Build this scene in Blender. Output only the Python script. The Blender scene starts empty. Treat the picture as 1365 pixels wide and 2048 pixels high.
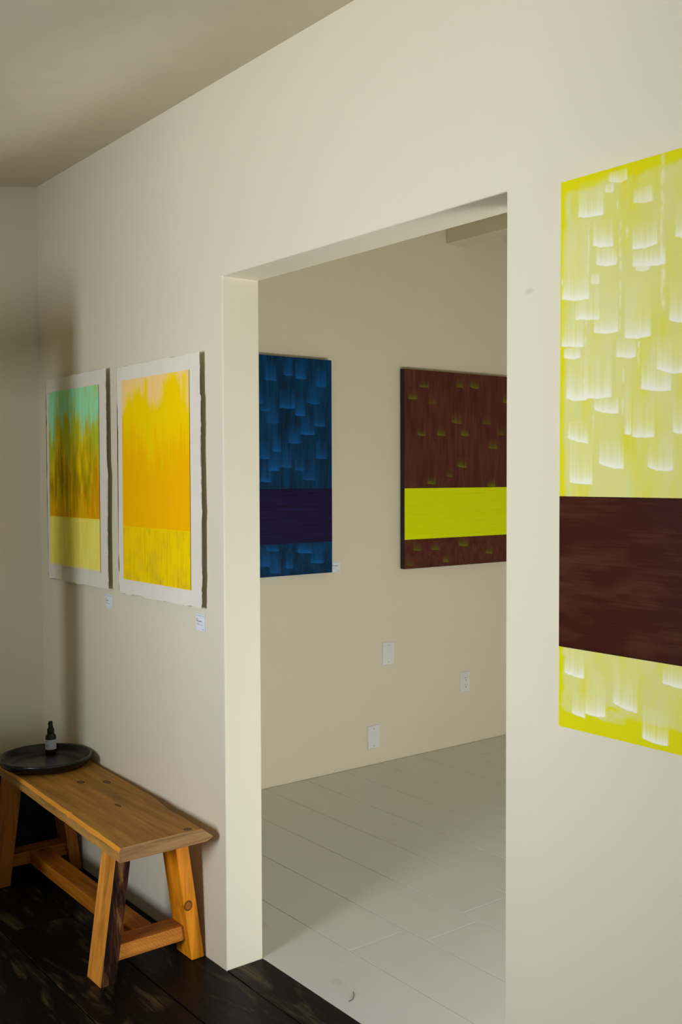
import bpy, bmesh, math, random
import numpy as np
from mathutils import Vector, Matrix, noise as mnoise

random.seed(7)
RNG = np.random.default_rng(11)
SC = bpy.context.scene
COL = SC.collection

# ------------------------------------------------------------------ camera
cam_d = bpy.data.cameras.new('camera')
cam = bpy.data.objects.new('camera', cam_d)
COL.objects.link(cam)
cam_d.sensor_fit = 'VERTICAL'
cam_d.sensor_height = 36.0
cam_d.sensor_width = 24.0
cam_d.lens = 36.0 * 2066.0 / 2048.0
cam_d.clip_start = 0.05
_r = Vector((0.61234917, 0.79058074, -0.00325486))
_u = Vector((-0.02560471, 0.0239468, 0.99938529))
_f = Vector((-0.7901727, 0.61188941, -0.0349064))
cam.matrix_world = Matrix(((_r.x, _u.x, -_f.x, 0.0), (_r.y, _u.y, -_f.y, 0.0), (_r.z, _u.z, -_f.z, 1.42), (0, 0, 0, 1)))
SC.camera = cam

# ------------------------------------------------------------------ world, daylight, exposure
w = bpy.data.worlds.new('world')
SC.world = w
w.use_nodes = True
w.node_tree.nodes['Background'].inputs[0].default_value = (0.72, 0.83, 1.0, 1)
w.node_tree.nodes['Background'].inputs[1].default_value = 0.6
SC.view_settings.view_transform = 'Standard'
SC.view_settings.look = 'None'
SC.view_settings.exposure = 0.0
SC.view_settings.gamma = 1.0
SC.view_settings.use_curve_mapping = False


def window_light(name, loc, direction, sx, sy, power, color):
    d = bpy.data.lights.new(name, 'AREA')
    d.shape = 'RECTANGLE'
    d.size, d.size_y = sx, sy
    d.energy = power
    d.color = color
    o = bpy.data.objects.new(name, d)
    COL.objects.link(o)
    o.location = loc
    o.rotation_euler = Vector(direction).to_track_quat('-Z', 'Y').to_euler()
    return o


# windows of the two rooms: (behind the camera), (right-hand wall), (gallery room, plus an added one)
WA = (-1.98, -1.20, 0.78, 1.92)     # x0 x1 z0 z1 in wall_front (y = YF)
WB = (-0.6, 0.6, 0.15, 1.15)        # y0 y1 z0 z1 in wall_right (x = XR)
WC = (3.7, 5.0, 0.05, 0.70)         # y0 y1 z0 z1 in gallery wall_right (x = XG)
WD = (1.95, 2.75, 0.05, 0.70)  # added opening in the same wall, for the fill on jamb and header
YF, XR, XG = -1.3, 2.4, -0.3
window_light('daylight_front', (-1.375, YF-1.5, 1.2), (0, 1, 0), 1.65, 2.2, 404, (0.91, 0.968, 1.10))
window_light('daylight_right', (XR+0.13, (WB[0]+WB[1])/2, (WB[2]+WB[3])/2), (-1, 0, 0), 1.1, 0.9, 12, (0.62, 0.82, 1.0))
window_light('daylight_gallery', (XG+0.13, (WC[0]+WC[1])/2, (WC[2]+WC[3])/2), (-1, 0, 0.05), 1.2, 0.58, 11, (0.98, 0.97, 0.94))
window_light('added_jamb_fill', (XG+0.13, (WD[0]+WD[1])/2, (WD[2]+WD[3])/2), (-1, 0, 0.05), 0.7, 0.58, 40, (0.92, 0.98, 1.08))  # added fill, no known source; brightens the jamb and header underside

# ------------------------------------------------------------------ measured layout
DW = 1.526       # front face of the wall with the doorway
TW = 0.1235      # its thickness
XC = -3.868      # left wall, front room
XB = -3.893      # left wall, gallery room
ZC = 2.528       # ceiling at the doorway wall
XJ, XRJ, ZH = -2.514, -1.4314, 1.9815
CS = 0.15        # the ceiling falls towards the camera


# ------------------------------------------------------------------ helpers
def lin(c):
    return tuple((v/255/12.92) if v/255 <= 0.04045 else ((v/255+0.055)/1.055)**2.4 for v in c)


WALL = (0.71, 0.643, 0.472)


def alb(c, wall):
    """albedo of a thing seen as c next to wall paint seen as wall"""
    a, b = lin(c), lin(wall)
    return tuple(min(0.95, a[i]/b[i]*WALL[i]) for i in range(3))


class NT:
    def __init__(self, name, rough=0.6, spec=0.3):
        self.m = bpy.data.materials.new(name)
        self.m.use_nodes = True
        self.t = self.m.node_tree
        self.b = self.t.nodes['Principled BSDF']
        self.b.inputs['Roughness'].default_value = rough
        self.b.inputs['Specular IOR Level'].default_value = spec

    def n(self, kind, **kw):
        nd = self.t.nodes.new(kind)
        for k, v in kw.items():
            if k in nd.inputs.keys() if isinstance(k, str) else False:
                nd.inputs[k].default_value = v
            else:
                setattr(nd, k, v)
        return nd

    def l(self, a, b):
        self.t.links.new(a, b)

    def coords(self, scale=(1, 1, 1), loc=(0, 0, 0), rot=(0, 0, 0)):
        tc = self.n('ShaderNodeTexCoord')
        mp = self.n('ShaderNodeMapping')
        mp.inputs['Scale'].default_value = scale
        mp.inputs['Location'].default_value = loc
        mp.inputs['Rotation'].default_value = rot
        self.l(tc.outputs['Object'], mp.inputs['Vector'])
        return mp.outputs['Vector']

    def noise(self, vec, scale=5, detail=4, rough=0.55, dist=0.0):
        nd = self.n('ShaderNodeTexNoise')
        nd.inputs['Scale'].default_value = scale
        nd.inputs['Detail'].default_value = detail
        nd.inputs['Roughness'].default_value = rough
        nd.inputs['Distortion'].default_value = dist
        self.l(vec, nd.inputs['Vector'])
        return nd.outputs['Fac']

    def ramp(self, fac, stops):
        r = self.n('ShaderNodeValToRGB')
        e = r.color_ramp.elements
        while len(e) < len(stops):
            e.new(0.5)
        for i, (p, c) in enumerate(stops):
            e[i].position = p
            e[i].color = (*c, 1) if len(c) == 3 else c
        self.l(fac, r.inputs[0])
        return r.outputs[0]

    def mix(self, fac, a, b, mode='MIX'):
        m = self.n('ShaderNodeMix', data_type='RGBA', blend_type=mode)
        for sock, v in ((m.inputs[0], fac), (m.inputs[6], a), (m.inputs[7], b)):
            if hasattr(v, 'is_output'):
                self.l(v, sock)
            elif isinstance(v, (int, float)):
                sock.default_value = v
            else:
                sock.default_value = (*v, 1)
        return m.outputs[2]

    def color(self, v):
        if hasattr(v, 'is_output'):
            self.l(v, self.b.inputs['Base Color'])
        else:
            self.b.inputs['Base Color'].default_value = (*v, 1)
        return self

    def bump(self, h, strength=0.1, dist=0.002):
        b = self.n('ShaderNodeBump')
        b.inputs['Strength'].default_value = strength
        b.inputs['Distance'].default_value = dist
        self.l(h, b.inputs['Height'])
        self.l(b.outputs[0], self.b.inputs['Normal'])
        return self


def plain(name, c, rough=0.6, spec=0.3, metal=0.0, bump=None):
    m = NT(name, rough, spec)
    v = m.coords()
    f = m.noise(v, 9, 3)
    m.color(m.mix(f, tuple(x*0.94 for x in c), tuple(min(1, x*1.06) for x in c)))
    m.b.inputs['Metallic'].default_value = metal
    if bump:
        m.bump(m.noise(v, bump[0], 3), bump[1])
    return m.m


ORG = {}


def link(o):
    COL.objects.link(o)
    return o


def thing(name, label, cat, loc, group=None):
    o = link(bpy.data.objects.new(name, None))
    o.location = loc
    o.empty_display_size = 0.05
    o['label'] = label
    o['category'] = cat
    if group:
        o['group'] = group
    ORG[o] = Vector(loc)
    return o


def finish(name, me, mat, parent=None, origin=None, smooth=False, bevel=None, seg=2):
    """link a mesh given in world coordinates; children share the origin of their thing"""
    org = ORG[parent] if parent is not None else Vector(origin if origin else (0, 0, 0))
    me.transform(Matrix.Translation(-org))
    o = link(bpy.data.objects.new(name, me))
    if parent is not None:
        o.parent = parent
    else:
        o.location = org
    ORG[o] = org
    for m in (mat if isinstance(mat, (list, tuple)) else [mat]):
        me.materials.append(m)
    if smooth:
        for p in me.polygons:
            p.use_smooth = True
    if bevel:
        b = o.modifiers.new('bevel', 'BEVEL')
        b.width = bevel
        b.segments = seg
        b.limit_method = 'ANGLE'
        b.angle_limit = math.radians(35)
    return o


def bm_mesh(bm, name='mesh'):
    bmesh.ops.recalc_face_normals(bm, faces=bm.faces)
    me = bpy.data.meshes.new(name)
    bm.to_mesh(me)
    bm.free()
    return me


def box(bm, x0, x1, y0, y1, z0, z1):
    v = [bm.verts.new(p) for p in ((x0, y0, z0), (x1, y0, z0), (x1, y1, z0), (x0, y1, z0), (x0, y0, z1), (x1, y0, z1), (x1, y1, z1), (x0, y1, z1))]
    for f in ((0, 3, 2, 1), (4, 5, 6, 7), (0, 1, 5, 4), (1, 2, 6, 5), (2, 3, 7, 6), (3, 0, 4, 7)):
        bm.faces.new([v[i] for i in f])
    return v


def hexa(bm, bot, top):
    v = [bm.verts.new(p) for p in list(bot)+list(top)]
    for f in ((0, 3, 2, 1), (4, 5, 6, 7), (0, 1, 5, 4), (1, 2, 6, 5), (2, 3, 7, 6), (3, 0, 4, 7)):
        bm.faces.new([v[i] for i in f])
    return v


def box_obj(name, b, mat, parent=None, bevel=None, origin=None):
    bm = bmesh.new()
    box(bm, *b)
    return finish(name, bm_mesh(bm, name), mat, parent, origin, bevel=bevel)


def prism(outline, axis, a, b):
    """outline = 2-D points; axis 'y' -> (x,z) outline extruded from y=a to y=b; 'x' -> (y,z)"""
    bm = bmesh.new()

    def P(p, t):
        return (p[0], t, p[1]) if axis == 'y' else (t, p[0], p[1])
    A = [bm.verts.new(P(p, a)) for p in outline]
    B = [bm.verts.new(P(p, b)) for p in outline]
    n = len(outline)
    bm.faces.new(A)
    bm.faces.new(B[::-1])
    for i in range(n):
        bm.faces.new((A[i], A[(i+1) % n], B[(i+1) % n], B[i]))
    return bm


def lathe(profile, c, n=64):
    bm = bmesh.new()
    rings = []
    for r, z in profile:
        if r < 1e-6:
            rings.append([bm.verts.new((c[0], c[1], c[2]+z))])
        else:
            rings.append([bm.verts.new((c[0]+r*math.cos(2*math.pi*i/n), c[1]+r*math.sin(2*math.pi*i/n), c[2]+z)) for i in range(n)])
    for a, b in zip(rings, rings[1:]):
        for i in range(n):
            j = (i+1) % n
            if len(a) == 1:
                bm.faces.new((a[0], b[i], b[j]))
            elif len(b) == 1:
                bm.faces.new((a[i], a[j], b[0]))
            else:
                bm.faces.new((a[i], a[j], b[j], b[i]))
    return bm


def structure(o):
    o['kind'] = 'structure'
    return o


# ------------------------------------------------------------------ materials of the rooms
def wall_paint(name, marks=False):
    m = NT(name, 0.72, 0.25)
    v = m.coords()
    base = m.mix(m.noise(v, 1.3, 3), tuple(x*0.975 for x in WALL), tuple(min(1, x*1.02) for x in WALL))
    if marks:
        # a filled and overpainted rectangle above the prints, a grey thumb smudge beside the doorway
        sep = m.n('ShaderNodeSeparateXYZ')
        m.l(v, sep.inputs[0])

        def sm(val, lo, hi, invert=False):
            r = m.n('ShaderNodeMapRange', interpolation_type='SMOOTHSTEP')
            r.inputs['From Min'].default_value = lo
            r.inputs['From Max'].default_value = hi
            if invert:
                r.inputs['To Min'].default_value = 1
                r.inputs['To Max'].default_value = 0
            m.l(val, r.inputs['Value'])
            return r.outputs[0]

        def mul(a, b):
            k = m.n('ShaderNodeMath', operation='MULTIPLY')
            m.l(a, k.inputs[0])
            m.l(b, k.inputs[1]) if hasattr(b, 'is_output') else setattr(k.inputs[1], 'default_value', b)
            return k.outputs[0]
        px = mul(sm(sep.outputs[0], -2.912, -2.904), sm(sep.outputs[0], -2.72, -2.712, True))
        pz = mul(sm(sep.outputs[2], 1.900, 1.908), sm(sep.outputs[2], 2.04, 2.048, True))
        base = m.mix(mul(mul(px, pz), 0.16), base, tuple(x*y for x, y in zip(WALL, (0.93, 0.92, 0.86))))
        d = m.n('ShaderNodeVectorMath', operation='SUBTRACT')
        d.inputs[1].default_value = (-1.370, 1.526, 1.777)
        m.l(v, d.inputs[0])
        s = m.n('ShaderNodeVectorMath', operation='MULTIPLY')
        s.inputs[1].default_value = (1.0, 1.0, 2.1)
        m.l(d.outputs[0], s.inputs[0])
        ln = m.n('ShaderNodeVectorMath', operation='LENGTH')
        m.l(s.outputs[0], ln.inputs[0])
        base = m.mix(mul(sm(ln.outputs['Value'], 0.002, 0.017, True), 0.32), base, (0.30, 0.27, 0.24))
    m.color(base)
    m.bump(m.noise(v, 260, 2), 0.06, 0.0006)
    return m.m


M_WALL = wall_paint('cream_wall_paint')
M_WALLD = wall_paint('cream_wall_paint_marked', True)
M_CEIL = plain('ceiling_paint', tuple(x*0.97 for x in WALL), 0.8, 0.2)
M_WINFRAME = plain('white_window_paint', (0.8, 0.79, 0.75), 0.4)


def dark_plank_mat():
    m = NT('black_stained_plank', 0.42, 0.10)
    info = m.n('ShaderNodeObjectInfo')
    off = m.n('ShaderNodeVectorMath', operation='SCALE')
    cmb = m.n('ShaderNodeCombineXYZ')
    for i in range(3):
        m.l(info.outputs['Random'], cmb.inputs[i])
    m.l(cmb.outputs[0], off.inputs[0])
    off.inputs['Scale'].default_value = 40.0
    tc = m.n('ShaderNodeTexCoord')
    add = m.n('ShaderNodeVectorMath', operation='ADD')
    m.l(tc.outputs['Object'], add.inputs[0])
    m.l(off.outputs[0], add.inputs[1])

    def mp(sc):
        k = m.n('ShaderNodeMapping')
        k.inputs['Scale'].default_value = sc
        m.l(add.outputs[0], k.inputs['Vector'])
        return k.outputs['Vector']
    grain = m.noise(mp((2.2, 34, 34)), 3.0, 6, 0.6, 0.6)
    wear = m.noise(mp((1.6, 5.5, 5)), 2.2, 5, 0.6, 1.2)
    c1 = m.ramp(grain, [(0.30, (0.0022, 0.0017, 0.0012)), (0.58, (0.007, 0.0055, 0.0036)), (0.80, (0.024, 0.018, 0.010))])
    wr = m.ramp(wear, [(0.53, (0, 0, 0)), (0.72, (1, 1, 1))])
    wk = m.n('ShaderNodeMath', operation='MULTIPLY')
    m.l(wr, wk.inputs[0])
    wk.inputs[1].default_value = 0.75
    g2 = m.ramp(grain, [(0.35, (0.010, 0.007, 0.0035)), (0.62, (0.16, 0.112, 0.052))])
    m.color(m.mix(wk.outputs[0], c1, g2))
    rr = m.ramp(wear, [(0.3, (0.34, 0.34, 0.34)), (0.8, (0.55, 0.55, 0.55))])
    m.l(rr, m.b.inputs['Roughness'])
    m.bump(grain, 0.18, 0.0015)
    return m.m


def white_plank_mat():
    m = NT('white_painted_plank', 0.36, 0.4)
    info = m.n('ShaderNodeObjectInfo')
    cmb = m.n('ShaderNodeCombineXYZ')
    for i in range(3):
        m.l(info.outputs['Random'], cmb.inputs[i])
    off = m.n('ShaderNodeVectorMath', operation='SCALE')
    off.inputs['Scale'].default_value = 40.0
    m.l(cmb.outputs[0], off.inputs[0])
    tc = m.n('ShaderNodeTexCoord')
    add = m.n('ShaderNodeVectorMath', operation='ADD')
    m.l(tc.outputs['Object'], add.inputs[0])
    m.l(off.outputs[0], add.inputs[1])

    def mp(sc):
        k = m.n('ShaderNodeMapping')
        k.inputs['Scale'].default_value = sc
        m.l(add.outputs[0], k.inputs['Vector'])
        return k.outputs['Vector']
    soft = m.noise(mp((1.1, 7, 7)), 2.0, 4, 0.55, 0.5)
    base = m.mix(soft, (0.60, 0.60, 0.535), (0.68, 0.68, 0.61))
    # scattered bleed-through knots and rust marks
    vo = m.n('ShaderNodeTexVoronoi', feature='F1')
    vo.inputs['Scale'].default_value = 1.0
    m.l(mp((2.4, 4.2, 1)), vo.inputs['Vector'])
    kn = m.ramp(vo.outputs['Distance'], [(0.035, (1, 1, 1)), (0.085, (0, 0, 0))])
    kk = m.n('ShaderNodeMath', operation='MULTIPLY')
    m.l(kn, kk.inputs[0])
    kk.inputs[1].default_value = 0.35
    base = m.mix(kk.outputs[0], base, (0.50, 0.42, 0.31))
    m.color(base)
    m.bump(m.noise(mp((1.5, 40, 40)), 3, 4), 0.05, 0.001)
    return m.m


M_DPLANK = dark_plank_mat()
M_WPLANK = white_plank_mat()
M_SUBD = plain('dark_subfloor', (0.004, 0.0035, 0.003), 0.9)
M_SUBW = plain('pale_subfloor', (0.34, 0.31, 0.26), 0.9)

# ------------------------------------------------------------------ room shell
# wall with the doorway
o = finish('wall_back', bm_mesh(prism([(XC-0.14, -0.012), (XJ, -0.012), (XJ, ZH), (XRJ, ZH), (XRJ, -0.012), (XR+0.14, -0.012), (XR+0.14, 3.1), (XC-0.14, 3.1)], 'y', DW, DW+TW)),
           [M_WALLD], bevel=0.0035)
structure(o)


def wall_with_window(name, axis, u0, u1, z1, a, b, *wins, mat=M_WALL):
    """wall in pieces joined around its window openings"""
    bm = bmesh.new()

    def add(p, q, r, s):
        if axis == 'y':
            box(bm, p, q, min(a, b), max(a, b), r, s)
        else:
            box(bm, min(a, b), max(a, b), p, q, r, s)
    u = u0
    for x0, x1, za, zb in wins:
        add(u, x0, -0.1, z1)
        add(x0, x1, -0.1, za)
        add(x0, x1, zb, z1)
        u = x1
    add(u, u1, -0.1, z1)
    return structure(finish(name, bm_mesh(bm), mat))


structure(box_obj('wall_left', (XC-0.14, XC, YF-0.14, DW, -0.1, 2.9), M_WALL))
wall_with_window('wall_front', 'y', XC, XR, 2.6, YF-0.14, YF, WA)
wall_with_window('wall_right', 'x', YF-0.14, DW, 2.9, XR, XR+0.14, WB)
structure(box_obj('wall_left', (XB-0.14, XB, DW+TW, 5.6, -0.1, 3.1), M_WALL))
structure(box_obj('wall_back', (XB, XG, 5.46, 5.6, -0.1, 3.1), M_WALL))
wall_with_window('wall_right', 'x', DW+TW, 5.46, 3.1, XG, XG+0.14, WD, WC)

# window frames
nwin = 0


def window(axis, win, a, mid):
    global nwin
    nwin += 1
    x0, x1, z0, z1 = win
    loc = ((x0+x1)/2, a, z0) if axis == 'y' else (a, (x0+x1)/2, z0)
    root = link(bpy.data.objects.new('window_%d' % nwin, None))
    root.location = loc
    ORG[root] = Vector(loc)
    structure(root)

    def B(name, p, q, r, s, d=0.025):
        b = (p, q, a-d, a+d, r, s) if axis == 'y' else (a-d, a+d, p, q, r, s)
        return box_obj(name, b, M_WINFRAME, root, 0.003)
    B('window_frame', x0, x0+0.05, z0, z1)
    B('window_frame', x1-0.05, x1, z0, z1)
    B('window_frame', x0+0.05, x1-0.05, z0, z0+0.05)
    B('window_frame', x0+0.05, x1-0.05, z1-0.05, z1)
    for t in mid:
        B('mullion', t-0.02, t+0.02, z0+0.05, z1-0.05, 0.018)


window('y', WA, YF-0.09, [])
window('x', WB, XR+0.09, [(WB[0]+WB[1])/2])
window('x', WC, XG+0.09, [(WC[0]+WC[1])/2])
window('x', WD, XG+0.09, [])  # frame of the added fill opening

# ceilings
bm = bmesh.new()
zf = ZC-CS*(DW-YF)
hexa(bm, [(XC, YF, zf), (XR, YF, zf), (XR, DW, ZC), (XC, DW, ZC)], [(XC, YF, zf+0.1), (XR, YF, zf+0.1), (XR, DW, ZC+0.1), (XC, DW, ZC+0.1)])
structure(finish('ceiling', bm_mesh(bm), M_CEIL))
bm = prism([(DW+TW, 2.96), (3.83, 2.96), (5.46, 1.46+0.0), (5.46, 1.56), (3.87, 3.06), (DW+TW, 3.06)], 'x', XB, XG)
structure(finish('ceiling', bm_mesh(bm), M_CEIL))
structure(box_obj('trim_1', (XB, XG, 3.704, 3.818, 2.608, 2.96), M_CEIL, bevel=0.003))

# floors: every plank a piece of its own
fl = structure(box_obj('floor', (XC, XR, YF, DW+TW, -0.06, -0.014), M_SUBD))
rows = [DW+TW, 1.525, 1.328, 1.107, 0.888, 0.67, 0.452, 0.232, 0.012, -0.21, -0.43, -0.65, -0.87, -1.09, YF]
for i in range(len(rows)-1):
    y1, y0 = rows[i], rows[i+1]
    if i == 0:
        cuts = [XJ+0.001, XRJ-0.001]
    elif i == 2:
        cuts = [XC, -3.15, -0.7, XR]
    elif i == 3:
        cuts = [XC, -2.2, 0.3, XR]
    else:
        a = [-2.0, -0.9, -1.5, 0.2, -2.6][i % 5]
        cuts = [XC, a, a+2.3, XR] if a+2.3 < XR-0.2 else [XC, a, XR]
    for a, b in zip(cuts, cuts[1:]):
        box_obj('plank', (a+0.0008, b-0.0008, y0+0.0017, y1-(0.0017 if i else 0.0005), -0.0135, 0.0), M_DPLANK, fl, 0.0018)

fw_ = structure(box_obj('floor', (XB, XG, DW+TW, 5.46, -0.06, -0.012), M_SUBW))
y0 = DW+TW
edges = [DW+TW+0.0006, 1.880, 2.107, 2.335]
while edges[-1] < 5.3:
    edges.append(edges[-1]+0.229)
edges[-1] = 5.46
for i in range(len(edges)-1):
    if i == 1:
        cuts = [XB, -2.392, XG]
    elif i == 3:
        cuts = [XB, -2.376, XG]
    elif i == 0:
        cuts = [XB, -1.15, XG]
    else:
        a = [-1.2, -0.5, -1.7, 0.1, -1.0][i % 5]
        cuts = [XB, a-0.6, XG]
    for a, b in zip(cuts, cuts[1:]):
        box_obj('plank', (a+0.0008+(0.004 if a == XB else 0), b-0.0008, edges[i]+(0.0009 if i else 0), edges[i+1]-0.0009, -0.0115, 0.0), M_WPLANK, fw_, 0.0015)

# ------------------------------------------------------------------ painted surfaces
S2L = lambda a: np.where(a <= 0.04045, a/12.92, ((a+0.055)/1.055)**2.4)


def rel(c, wall):
    return np.array(alb(c, wall))


def vnoise(nx, nz, cx, cz, seed):
    """smooth value noise, cx by cz cells, sampled on nz rows and nx columns"""
    r = np.random.default_rng(seed)
    g = r.random((cz+2, cx+2))
    u = np.linspace(0, cx, nx)
    v = np.linspace(0, cz, nz)
    i, j = np.minimum(u.astype(int), cx), np.minimum(v.astype(int), cz)
    fu, fv = u-i, v-j
    fu, fv = fu*fu*(3-2*fu), fv*fv*(3-2*fv)
    a = g[np.ix_(j, i)]*(1-fu)+g[np.ix_(j, i+1)]*fu
    b = g[np.ix_(j+1, i)]*(1-fu)+g[np.ix_(j+1, i+1)]*fu
    return a*(1-fv[:, None])+b*fv[:, None]


def fbm(nx, nz, cx, cz, seed, octv=4):
    t, amp, s = 0, 1.0, 0
    for k in range(octv):
        t = t+amp*vnoise(nx, nz, max(1, min(nx-1, cx*2**k)), max(1, min(nz-1, cz*2**k)), seed+k*17)
        s += amp
        amp *= 0.55
    return t/s


def sstep(a, lo, hi):
    t = np.clip((a-lo)/(hi-lo), 0, 1)
    return t*t*(3-2*t)


def paint_mat(name, rough, spec, weave=0.0):
    m = NT(name, rough, spec)
    at = m.n('ShaderNodeAttribute')
    at.attribute_name = 'paint'
    m.color(at.outputs['Color'])
    if weave:
        v = m.coords()
        a = m.n('ShaderNodeTexWave', wave_type='BANDS', bands_direction='Z')
        a.inputs['Scale'].default_value = 160
        a.inputs['Distortion'].default_value = 1.5
        m.l(v, a.inputs['Vector'])
        m.bump(a.outputs['Fac'], weave, 0.0006)
    return m.m


M_ACRYL = paint_mat('acrylic_paint', 0.55, 0.12, 0.10)
M_SATIN = paint_mat('satin_acrylic_paint', 0.50, 0.08, 0.10)
M_CHALK = paint_mat('matte_print_paint', 0.8, 0.04)


def painted_grid(name, plane, at, u0, u1, z0, z1, rgb, height, mat, parent):
    """a painted surface: grid with a colour and a little relief at every vertex.
    plane 'y': u = x, faces -y at y = at; plane 'x': u = y, faces +x at x = at"""
    nz, nx = rgb.shape[:2]
    U, Z = np.meshgrid(np.linspace(u0, u1, nx), np.linspace(z1, z0, nz))
    co = np.empty((nz*nx, 3), np.float32)
    if plane == 'y':
        co[:, 0], co[:, 1], co[:, 2] = U.ravel(), at-height.ravel(), Z.ravel()
    else:
        co[:, 0], co[:, 1], co[:, 2] = at+height.ravel(), U.ravel(), Z.ravel()
    idx = np.arange(nz*nx).reshape(nz, nx)
    q = np.stack([idx[1:, :-1], idx[1:, 1:], idx[:-1, 1:], idx[:-1, :-1]], -1).reshape(-1, 4)
    me = bpy.data.meshes.new(name)
    me.vertices.add(len(co))
    me.vertices.foreach_set('co', co.ravel())
    me.loops.add(q.size)
    me.loops.foreach_set('vertex_index', q.ravel().astype(np.int32))
    me.polygons.add(len(q))
    me.polygons.foreach_set('loop_start', np.arange(0, q.size, 4, dtype=np.int32))
    me.polygons.foreach_set('use_smooth', np.ones(len(q), bool))
    me.update(calc_edges=True)
    ca = me.color_attributes.new('paint', 'FLOAT_COLOR', 'POINT')
    c4 = np.ones((nz*nx, 4), np.float32)
    c4[:, :3] = np.clip(rgb.reshape(-1, 3), 0, 0.95)
    ca.data.foreach_set('color', c4.ravel())
    return finish(name, me, mat, parent)


def brush(rgb, hgt, U, Z, st, col, body=0.4, tip=0.95, seed=0, ridge=0.0006, edge=0.003, tiplen=0.014):
    """one downward pull of a loaded flat brush that ends in a thick lip"""
    x0, x1, zb0, zb1, zt = st
    zb = zb0+(zb1-zb0)*np.clip((U-x0)/(x1-x0), 0, 1)
    r = np.random.default_rng(seed)
    zb = zb-r.uniform(0.0005, 0.004)*np.sin(math.pi*np.clip((U-x0)/(x1-x0), 0, 1))
    kn = r.random(9)-0.5
    zb = zb+0.0016*np.interp(np.clip((U-x0)/(x1-x0), 0, 1), np.linspace(0, 1, 9), kn)
    tip = tip*(0.84+0.16*np.interp(np.clip((U-x0)/(x1-x0), 0, 1), np.linspace(0, 1, 9), r.random(9)))
    tiplen = tiplen*r.uniform(0.75, 1.45)
    ncol = U.shape[1]
    streak = np.interp(np.arange(ncol), np.arange(0, ncol, 1.5), r.random(len(np.arange(0, ncol, 1.5))))[None, :]
    d = Z-zb
    ln = np.maximum(zt-zb, 0.01)
    mx = sstep(U, x0, x0+edge)*(1-sstep(U, x1-edge, x1))
    inside = sstep(d, -0.0012, 0.0006)*mx
    lip = np.exp(-(np.maximum(d, 0)/(tiplen*(0.75+0.7*streak)))**1.3)
    fade = np.clip(1-d/ln, 0, 1)**0.6
    side = 0.07*(np.exp(-np.abs(U-x0-edge)/0.002)+np.exp(-np.abs(U-x1+edge)/0.002))*fade
    a = inside*np.clip(body*fade*(0.72+0.45*streak)+tip*lip+side*body, 0, 1)
    a = np.where(d > ln, 0, a)
    rgb += (np.array(col)-rgb)*a[..., None]
    hgt += ridge*lip*inside*np.exp(-np.maximum(d, 0)/0.006)


def canvas_body(parent, plane, wallp, depth, u0, u1, z0, z1, mat):
    if plane == 'y':
        b = (u0, u1, wallp-depth, wallp-0.004, z0, z1)
    else:
        b = (wallp+0.004, wallp+depth, u0, u1, z0, z1)
    return box_obj('stretched_canvas', b, mat, parent, 0.0025)


# ---- yellow canvas to the right of the doorway
RW = (210, 203, 184)
YEL, PALE, WHT = rel((208, 203, 0), RW), rel((207, 205, 128), RW), rel((230, 228, 210), RW)
yu0, yu1, yz0, yz1 = -1.268, -0.505, 0.951, 1.9575
yb0, yb1 = 1.1012, 1.3811
YP = DW-0.031
t = thing('abstract_painting', 'tall yellow canvas with white brush marks and a brown band, right of the doorway', 'painting', (-0.887, DW-0.016, yz0))
M_YEDGE = plain('yellow_canvas_edge', tuple(YEL), 0.5)
canvas_body(t, 'y', DW, 0.030, yu0, yu1, yz0, yz1, M_YEDGE)
F_ = 2066.0


def un_y(u, v, yp):
    d = _f + _r*((u-682.5)/F_) - _u*((v-1024)/F_)
    k = yp/d.y
    return d.x*k, 1.42+d.z*k


def un_x(u, v, xp):
    d = _f + _r*((u-682.5)/F_) - _u*((v-1024)/F_)
    k = xp/d.x
    return d.y*k, 1.42+d.z*k


def stroke_from(crop, s, plane, p, pad=0.0):
    ox, oy, sc = crop
    x0, x1, b0, b1, tt = s
    f = un_y if plane == 'y' else un_x
    ua, za = f(ox+x0*sc, oy+b0*sc, p)
    ub, zb = f(ox+x1*sc, oy+b1*sc, p)
    um, zt = f(ox+(x0+x1)/2*sc, oy+tt*sc, p)
    return (ua-pad, ub+pad, za, zb, zt)


C3, C4 = (1000, 270, 365/1187), (1000, 900, 365/1168)
S_UP = [(505, 680, 532, 512, 290), (600, 745, 716, 716, 540), (620, 768, 836, 836, 716), (855, 1032, 738, 700, 560),
        (858, 1085, 850, 838, 735), (398, 586, 1068, 1060, 560), (485, 655, 1196, 1196, 900), (605, 776, 1282, 1276, 960),
        (805, 988, 1314, 1300, 925), (1095, 1265, 1200, 1216, 900), (395, 550, 1374, 1374, 1080), (410, 530, 1442, 1442, 1380),
        (750, 892, 1440, 1440, 1310), (1015, 1210, 1518, 1545, 1290), (912, 1122, 1650, 1660, 1310), (425, 577, 1710, 1716, 1440),
        (540, 732, 1704, 1700, 1290), (608, 778, 1785, 1806, 1710), (805, 862, 1942, 1942, 1600), (855, 1012, 1962, 1962, 1690),
        (1120, 1265, 1930, 1938, 1680), (435, 580, 1968, 2006, 1860), (1135, 1270, 655, 668, 380)]
S_UP4 = [(440, 597, 205, 222, -110), (628, 800, 82, 122, -70), (940, 1117, 105, 126, -120)]
S_LO4 = [(408, 545, 1420, 1466, 1275), (718, 886, 1612, 1688, 1335), (1035, 1210, 1488, 1540, 1375), (455, 552, 1680, 1718, 1540),
         (540, 682, 1684, 1712, 1400), (905, 1085, 1840, 1898, 1640)]
S_FAINT = [(680, 745, 370, 360, 310), (705, 832, 300, 285, 225), (865, 1000, 440, 425, 330), (588, 652, 962, 962, 895),
           (880, 980, 880, 870, 800), (975, 1080, 835, 820, 780)]


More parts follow.
